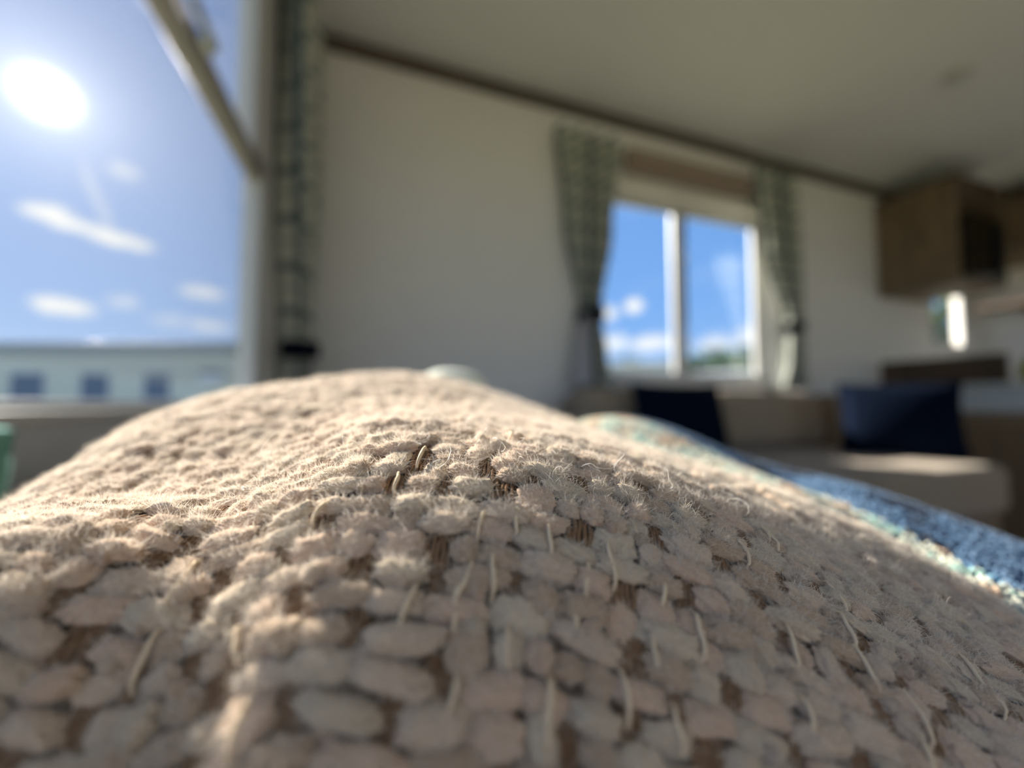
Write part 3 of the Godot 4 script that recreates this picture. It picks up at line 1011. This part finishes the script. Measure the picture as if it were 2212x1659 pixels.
func cushion() -> void:
	var lift := EYE.y - 0.482
	var turn := deg_to_rad(-YAW)
	var pts := []
	# where the cushion's surface stands, seen from the eye: pixel column, row, distance ahead in millimetres
	for q in [[0, 1659, 17.5], [300, 1659, 18], [550, 1659, 16.8], [700, 1659, 17], [1106, 1659, 18], [1650, 1659, 20], [2212, 1659, 24], [0, 1400, 19.7], [300, 1400, 20.8], [560, 1480, 18.6], [700, 1400, 18.8],
			[1106, 1400, 20.5], [1650, 1400, 24], [2150, 1430, 31], [0, 1220, 22.3], [230, 1220, 23.3], [450, 1220, 24.6], [800, 1200, 23], [1106, 1200, 23.5], [1500, 1200, 27], [1900, 1220, 39],
			[0, 1118, 44], [0, 1160, 26.5], [300, 1088, 34], [480, 1088, 31], [700, 1085, 26], [1106, 1085, 26.5], [1500, 1085, 33], [1720, 1094, 48], [200, 993, 58], [450, 1005, 40], [800, 1000, 30],
			[1106, 1000, 31], [1400, 1003, 42], [1530, 1026, 56], [370, 909, 68], [560, 930, 46], [800, 932, 37], [1050, 932, 41], [1260, 942, 62], [600, 854, 76], [760, 874, 55], [950, 874, 60], [1110, 882, 78], [800, 816, 80], [940, 824, 86]]:
		pts.append(on_ray(q[0], q[1], q[2]))
	pts.append_array([[-29, 115, 1.5], [-29, 150, -7], [20, 115, -9], [60, 110, -28], [75, 60, -34], [70, 25, -42], [45, 5, -34], [0, -10, -42], [-45, -5, -38], [-80, 25, -39], [-90, 70, -31], [-80, 120, -23], [15, 8, -32], [-20, 6, -30], [55, 42, -24], [-66, 50, -20]])
	solve(pts, 4.0)
	var f := field(-94, 98, -48, 160, 1.0, 45.0, 22.0, -150.0)
	var c := thing("chenille_cushion", "nubbly beige chenille cushion filling the lower half, sunlit along its crest", "cushion", Vector3(EYE.x, 0.482, EYE.z), turn)
	var body := part("backing_cloth", skin(f, -lift * 1000.0), M.ground, c)
	body.position.y = lift
	# rows of tufts: each row keeps an even distance, measured over the surface, to the next
	var r := RandomNumberGenerator.new()
	r.seed = 11
	var pitch := 1.5
	var cols := int((92.0 + 96.0) / 0.5)
	var rows_at := []   # for each column: forward distance of every row
	for i in cols + 1:
		var x := -96.0 + i * 0.5
		var marks := {}
		for way in [1.0, -1.0]:
			var y := 27.0
			var s := 0.0
			var k := 0
			var z := f.at(x, y)
			while y < 150.0 and y > -8.0:
				y += 0.25 * way
				var z2 := f.at(x, y)
				s += Vector2(0.25, z2 - z).length()
				z = z2
				if s >= pitch:
					s -= pitch
					k += int(way)
					marks[k] = y
		marks[0] = 27.0
		rows_at.append(marks)
	var tufts := []     # [transform in millimetres, tint]
	var strands := []   # brown warp strands seen in the gaps
	var floats := []    # pale warp threads lying on top
	for row in range(-30, 90):
		var i := r.randi_range(0, 4)
		var was_gap := false
		while i < cols - 2:
			if not rows_at[i].has(row):
				i += 1
				continue
			var x: float = -96.0 + i * 0.5
			var y: float = rows_at[i][row]
			var a := f.point(x, y)
			var want := r.randf_range(1.1, 3.3)
			var gap := not was_gap and r.randf() < (0.32 if y < 32.0 else 0.20)
			was_gap = gap
			if gap:
				want = r.randf_range(0.55, 1.35)
			var j := i
			var b := a
			while j < cols and b.distance_to(a) < want:
				j += 1
				if not rows_at[j].has(row):
					break
				b = f.point(-96.0 + j * 0.5, rows_at[j][row])
			if not rows_at[j].has(row) or b.distance_to(a) < 0.4:
				i = j + 1
				continue
			var mid := Vector2((x - 96.0 + j * 0.5) / 2.0, (y + rows_at[j][row]) / 2.0)
			var p := f.point(mid.x, mid.y)
			var n := f.normal(mid.x, mid.y)
			var bs := mm_frame(b - a, n)
			if gap:
				strands.append([p, bs, b.distance_to(a)])
			else:
				bs = bs * Basis(Vector3.UP, r.randfn() * 0.13) * Basis(Vector3.RIGHT, r.randfn() * 0.2)
				var half := Vector3(b.distance_to(a) * r.randf_range(0.50, 0.60), r.randf_range(0.46, 0.82), pitch * r.randf_range(0.42, 0.60))
				if r.randf() < 0.12:
					half = Vector3(half.x * 0.8, half.y * 0.7, pitch * 0.75)
				tufts.append([Transform3D(bs.scaled_local(half), p + n * r.randf_range(0.05, 0.40)), r.randi() % 4])
				if r.randf() < 0.30:
					var off := bs.z.normalized() * pitch * r.randf_range(0.3, 0.55) + bs.x.normalized() * r.randfn() * 0.6
					var small := Vector3(r.randf_range(0.34, 0.7), r.randf_range(0.38, 0.65), r.randf_range(0.3, 0.55))
					tufts.append([Transform3D((bs.orthonormalized() * Basis(Vector3.UP, r.randfn() * 0.8)).scaled_local(small), p + off + n * r.randf_range(0.1, 0.45)), r.randi() % 4])
			var dens := 0.05 if mid.y < 30.0 else 0.03
			if r.randf() < dens and mid.x > -14.0:
				floats.append([p, bs, n])
			i = j
	# the 300 that show largest are parts, the others one pile
	var frame := Transform3D(Basis.IDENTITY, Vector3(0, lift, 0))
	var mm2 := Transform3D(Basis.from_scale(Vector3.ONE * 0.001), Vector3.ZERO)
	var shapes := []
	for k in 8:
		shapes.append(lump_mesh(30 + k, 22, 16))
	var order := []
	for k in tufts.size():
		var o: Vector3 = tufts[k][0].origin
		var away := o.length()
		var ok := o.z < -9.0 and absf(o.x / o.z) < 1.36 and o.y / -o.z > -1.02
		order.append([1.0 / away if ok else -1.0, k])
	order.sort_custom(func(p, q): return p[0] > q[0])
	var rest := []
	var tints := []
	var lin := [Color(0.885, 0.79, 0.685), Color(0.89, 0.77, 0.66), Color(0.87, 0.79, 0.68), Color(0.80, 0.695, 0.585)]
	for s in 8:
		rest.append([])
		tints.append([])
	var rank := 0
	for q in order:
		var t: Array = tufts[q[1]]
		var w: Transform3D = frame * mm2 * t[0]
		var s: int = q[1] % 8
		if rank < 300 and q[0] > 0.0:
			var o := part("tuft", shapes[s], M["tuft%d" % t[1]], c)
			o.transform = w
		else:
			rest[s].append(w)
			tints[s].append((lin[t[1]] as Color).srgb_to_linear())
		rank += 1
	for s in 8:
		scatter("chenille_pile", shapes[s], M.pile, rest[s], tints[s], c)
	# fine fuzz on the tufts that the eye can see
	var fuzz := [[], [], [], []]
	var fuzzmesh := []
	for k in 4:
		fuzzmesh.append(hair_mesh(60 + k, 440, 0.28, 1.3, 0.0145, 1.45, 0.80, 1.10))
	for k in tufts.size():
		var t: Transform3D = tufts[k][0]
		var o := t.origin
		if o.z > -8.0 or o.length() > 105.0:
			continue
		var sc := Vector3(t.basis.x.length() / 1.45, t.basis.y.length() / 0.80, t.basis.z.length() / 1.10)
		fuzz[k % 4].append(frame * mm2 * Transform3D(t.basis.orthonormalized().scaled_local(sc), o))
	for k in 4:
		scatter("fuzz", fuzzmesh[k], M.fuzz, fuzz[k], [], c)
	# brown warp strands in the gaps: one mesh of fine yarns, placed in each gap
	var yarn := Mb.new()
	for k in 5:
		var x := (k - 2) * 0.42
		var path := PackedVector3Array()
		for i in 7:
			var q := i / 6.0 * 2.0 - 1.0
			path.append(Vector3(x + 0.06 * sin(q * 4.0 + k * 2.0), 0.30 * (1.0 - q * q) + 0.04 * (k % 2), q * 1.5))
		yarn.tube(path, func(_q): return 0.20, 6, false)
	var ym := yarn.done()
	var yw := []
	for s in strands:
		yw.append(frame * mm2 * Transform3D((s[1] as Basis).scaled_local(Vector3(s[2] / 1.9, 0.78, 0.78)), s[0]))
	scatter("warp_yarn", ym, M.yarn, yw, [], c)
	# pale straight warp threads floating over the tufts
	for q in [[1040, 1140], [1000, 1268], [1062, 1262], [1092, 1415], [975, 1505], [1310, 1230], [1258, 1282], [1340, 1515], [1495, 1390], [1690, 1400], [1592, 1205], [1180, 1185], [702, 1125], [405, 1275], [330, 1430], [1112, 1132], [1640, 1165], [1230, 1345],
			[880, 1330], [1420, 1290], [1790, 1300], [1850, 1450], [1960, 1560], [1450, 1580], [1180, 1560], [1720, 1560], [1400, 1420]]:
		for k in 220:
			var o := on_ray(q[0], q[1], 12.0 + k * 0.25)
			if f.at(o[0], o[1]) > o[2]:
				var n := f.normal(o[0], o[1])
				floats.push_front([f.point(o[0], o[1]), mm_frame(Vector3(1, 0, 0.1), n), n])
				break
	var placed := floats.slice(0, 27)
	floats = floats.slice(27)
	floats.sort_custom(func(p, q): return (p[0] as Vector3).length() < (q[0] as Vector3).length())
	var threads := []
	for k in 3:
		var m := Mb.new()
		var path := PackedVector3Array()
		for i in 9:
			var q := i / 8.0 * 2.0 - 1.0
			path.append(Vector3(0.10 * sin(q * 2.6 + k * 2.0), 0.30 - 0.85 * pow(absf(q), 7.0) + 0.05 * sin(q * 5.0 + k), q * 1.9))
		m.tube(path, func(q): return 0.19 * (1.0 - 0.35 * absf(q * 2.0 - 1.0)), 7, true)
		threads.append(m.done())
	floats = placed + floats
	for k in mini(120, floats.size()):
		var s: Array = floats[k]
		var o := part("warp_thread", threads[k % 3], M.paleyarn, c)
		var b := (s[1] as Basis) * Basis(Vector3.UP, r.randfn() * 0.10)
		o.transform = frame * mm2 * Transform3D(b.scaled_local(Vector3(0.8, 0.8, r.randf_range(0.5, 0.85))), (s[0] as Vector3) + (s[2] as Vector3) * r.randf_range(0.42, 0.68))
	# long stray fibres that catch the sun
	for q in [[600, 985, 35], [640, 960, 37], [690, 950, 37], [740, 945, 36], [560, 1010, 33], [530, 1050, 31], [505, 1090, 29], [1050, 990, 31], [1080, 1010, 31], [1090, 960, 33], [1210, 1050, 30], [1290, 1050, 31], [1440, 1070, 32], [1180, 1030, 30], [860, 935, 37], [480, 940, 46], [400, 960, 46], [330, 905, 62], [1120, 1000, 32], [1560, 1110, 35], [20, 1075, 47], [950, 1035, 29], [1330, 1085, 31], [780, 990, 32], [615, 1000, 34], [580, 965, 38], [545, 1020, 32], [515, 1070, 30], [700, 965, 36], [820, 955, 35], [1010, 975, 32], [1150, 990, 33], [1250, 1040, 31], [1480, 1085, 32], [1600, 1120, 36], [380, 1000, 44], [300, 945, 60], [250, 1010, 50], [150, 1050, 46], [910, 1000, 31]]:
		var at3 := on_ray(q[0], q[1], q[2])
		var n := f.normal(at3[0], at3[1])
		var p := f.point(at3[0], at3[1]) + n * 0.8
		var dir := Vector3(r.randfn(), r.randf_range(0.0, 0.9), r.randfn()).normalized()
		var path := PackedVector3Array([p])
		var curl := Vector3(r.randfn(), r.randfn(), r.randfn()).normalized()
		for i in r.randi_range(10, 22):
			dir = (dir + curl.cross(dir) * 0.35 + Vector3(r.randfn(), r.randfn() * 0.6, r.randfn()) * 0.25).normalized()
			p += dir * 0.22
			var lowest := f.at(p.x, -p.z) + 0.75
			p.y = maxf(p.y, lowest)
			path.append(p)
		var m := Mb.new()
		m.tube(path, func(x): return 0.032 * (1.0 - 0.5 * x), 4, false)
		part("loose_fibre", m, M.fibre, c).transform = frame * mm2
	throw_blanket(f, lift, turn)

# ---------------------------------------------------------------- fleece throw beside the cushion
func throw_blanket(under: Field, lift: float, turn: float) -> void:
	var pts := []
	for q in [[2212, 1345, 40], [1950, 1190, 52], [1720, 1058, 63], [1500, 975, 73], [1310, 905, 86], [2212, 1190, 60], [2050, 1128, 64], [1900, 1078, 69], [1775, 1046, 74], [2212, 1285, 46], [1990, 1160, 57], [1735, 1058, 74], [1690, 1018, 82], [1500, 945, 90], [1360, 908, 97]]:
		pts.append(on_ray(q[0], q[1], q[2]))
	pts.append_array([[40, 120, -18], [70, 115, -24], [100, 100, -30], [110, 60, -34], [95, 30, -38], [60, 22, -38], [0, 110, -14], [0, 140, -20]])
	solve(pts, 1.0)
	var f := field(2, 124, 18, 144, 1.0, 30.0, 16.0, -120.0)
	var t := thing("fleece_throw", "blue fleece throw with a pale edge, folded against the chenille cushion", "throw", Vector3(EYE.x, 0.482, EYE.z), turn)
	var body := part("fleece", skin(f, -lift * 1000.0), M.fleece, t)
	body.position.y = lift
	var frame := Transform3D(Basis.from_scale(Vector3.ONE * 0.001), Vector3(0, lift, 0))
	var r := RandomNumberGenerator.new()
	r.seed = 23
	var noise := FastNoiseLite.new()
	noise.seed = 4
	noise.frequency = 0.09
	var where := []
	var colors := []
	var fw := []
	var fc := []
	for k in 34000:
		var x := r.randf_range(10.0, 108.0)
		var y := r.randf_range(24.0, 128.0)
		var z := f.at(x, y)
		if z < under.at(x, y) - 0.8:
			continue
		# the pale border runs along the cushion, the blue field beyond it
		var edge := border(x, y)
		var c: Color
		if edge < 0.0:
			var v := noise.get_noise_2d(x * 1.6, y * 1.6)
			c = Color(0.86, 0.85, 0.76)
			if v > 0.28:
				c = Color(0.72, 0.84, 0.77)
			elif v < -0.25:
				c = Color(0.88, 0.74, 0.60)
			if edge > -1.5 and r.randf() < 0.35:
				c = Color(0.45, 0.66, 0.78)
		else:
			var v := noise.get_noise_2d(x * 0.8 + 60.0, y * 0.8)
			c = Color(0.25, 0.36, 0.47).lerp(Color(0.40, 0.52, 0.63), clampf(0.5 + v + r.randfn() * 0.2, 0.0, 1.0))
			if v < -0.32:
				c = Color(0.10, 0.16, 0.24)
		c = c.srgb_to_linear()
		var n := f.normal(x, y)
		var b := mm_frame(Vector3(r.randfn(), r.randfn() * 0.3, r.randfn()), n)
		var s := r.randf_range(0.20, 0.36)
		where.append(frame * Transform3D(b.scaled_local(Vector3(s, s * 0.9, s * r.randf_range(0.7, 1.0))), f.point(x, y) + n * 0.12))
		colors.append(c)
		if k % 2 == 0:
			fw.append(frame * Transform3D(b.scaled_local(Vector3.ONE * s), f.point(x, y) + n * 0.12))
			fc.append(c.lerp(Color.WHITE, 0.12))
	scatter("nap", lump_mesh(77, 8, 6), M.fleecenub, where, colors, t)
	scatter("fuzz", hair_mesh(78, 36, 0.4, 1.4, 0.02, 1.0, 0.9, 0.9), M.fleecefuzz, fw, fc, t)
	# a folded corner of its pale side, standing up behind the cushion's crest
	var a := on_ray(962, 800, 108)
	var m := Mb.new()
	m.grid(func(x, y):
		var u: float = -TAU * x
		var e: float = PI * y
		var d := Vector3(sin(e) * cos(u), -cos(e), sin(e) * sin(u))
		return Vector3(d.x * 6.0 + maxf(0.0, -d.y) * 9.0 + maxf(0.0, d.x) * 5.0, d.y * (3.4 if d.y > 0.0 else 22.0), d.z * 8.0), 24, 16)
	var fold := part("folded_corner", m, M.pale, t)
	fold.transform = frame * Transform3D(Basis(Vector3.UP, 0.2), Vector3(a[0], a[2] - 3.0, -a[1]))

var edge_line := PackedVector2Array()

func border(x: float, y: float) -> float:
	# signed distance from the line between the pale edge and the blue field
	if edge_line.is_empty():
		for q in [[2330, 1368, 40], [2212, 1268, 46], [1950, 1128, 58], [1800, 1064, 67], [1720, 1036, 72], [1620, 1012, 75], [1500, 978, 80], [1310, 912, 92], [1150, 880, 115]]:
			var o := on_ray(q[0], q[1], q[2])
			edge_line.append(Vector2(o[0], o[1]))
	var p := edge_line
	var best := 1e9
	var side := 0.0
	for i in p.size() - 1:
		var q := Geometry2D.get_closest_point_to_segment(Vector2(x, y), p[i], p[i + 1])
		var d := q.distance_to(Vector2(x, y))
		if d < best:
			best = d
			side = signf((p[i + 1] - p[i]).cross(Vector2(x, y) - p[i]))
	return -best * side
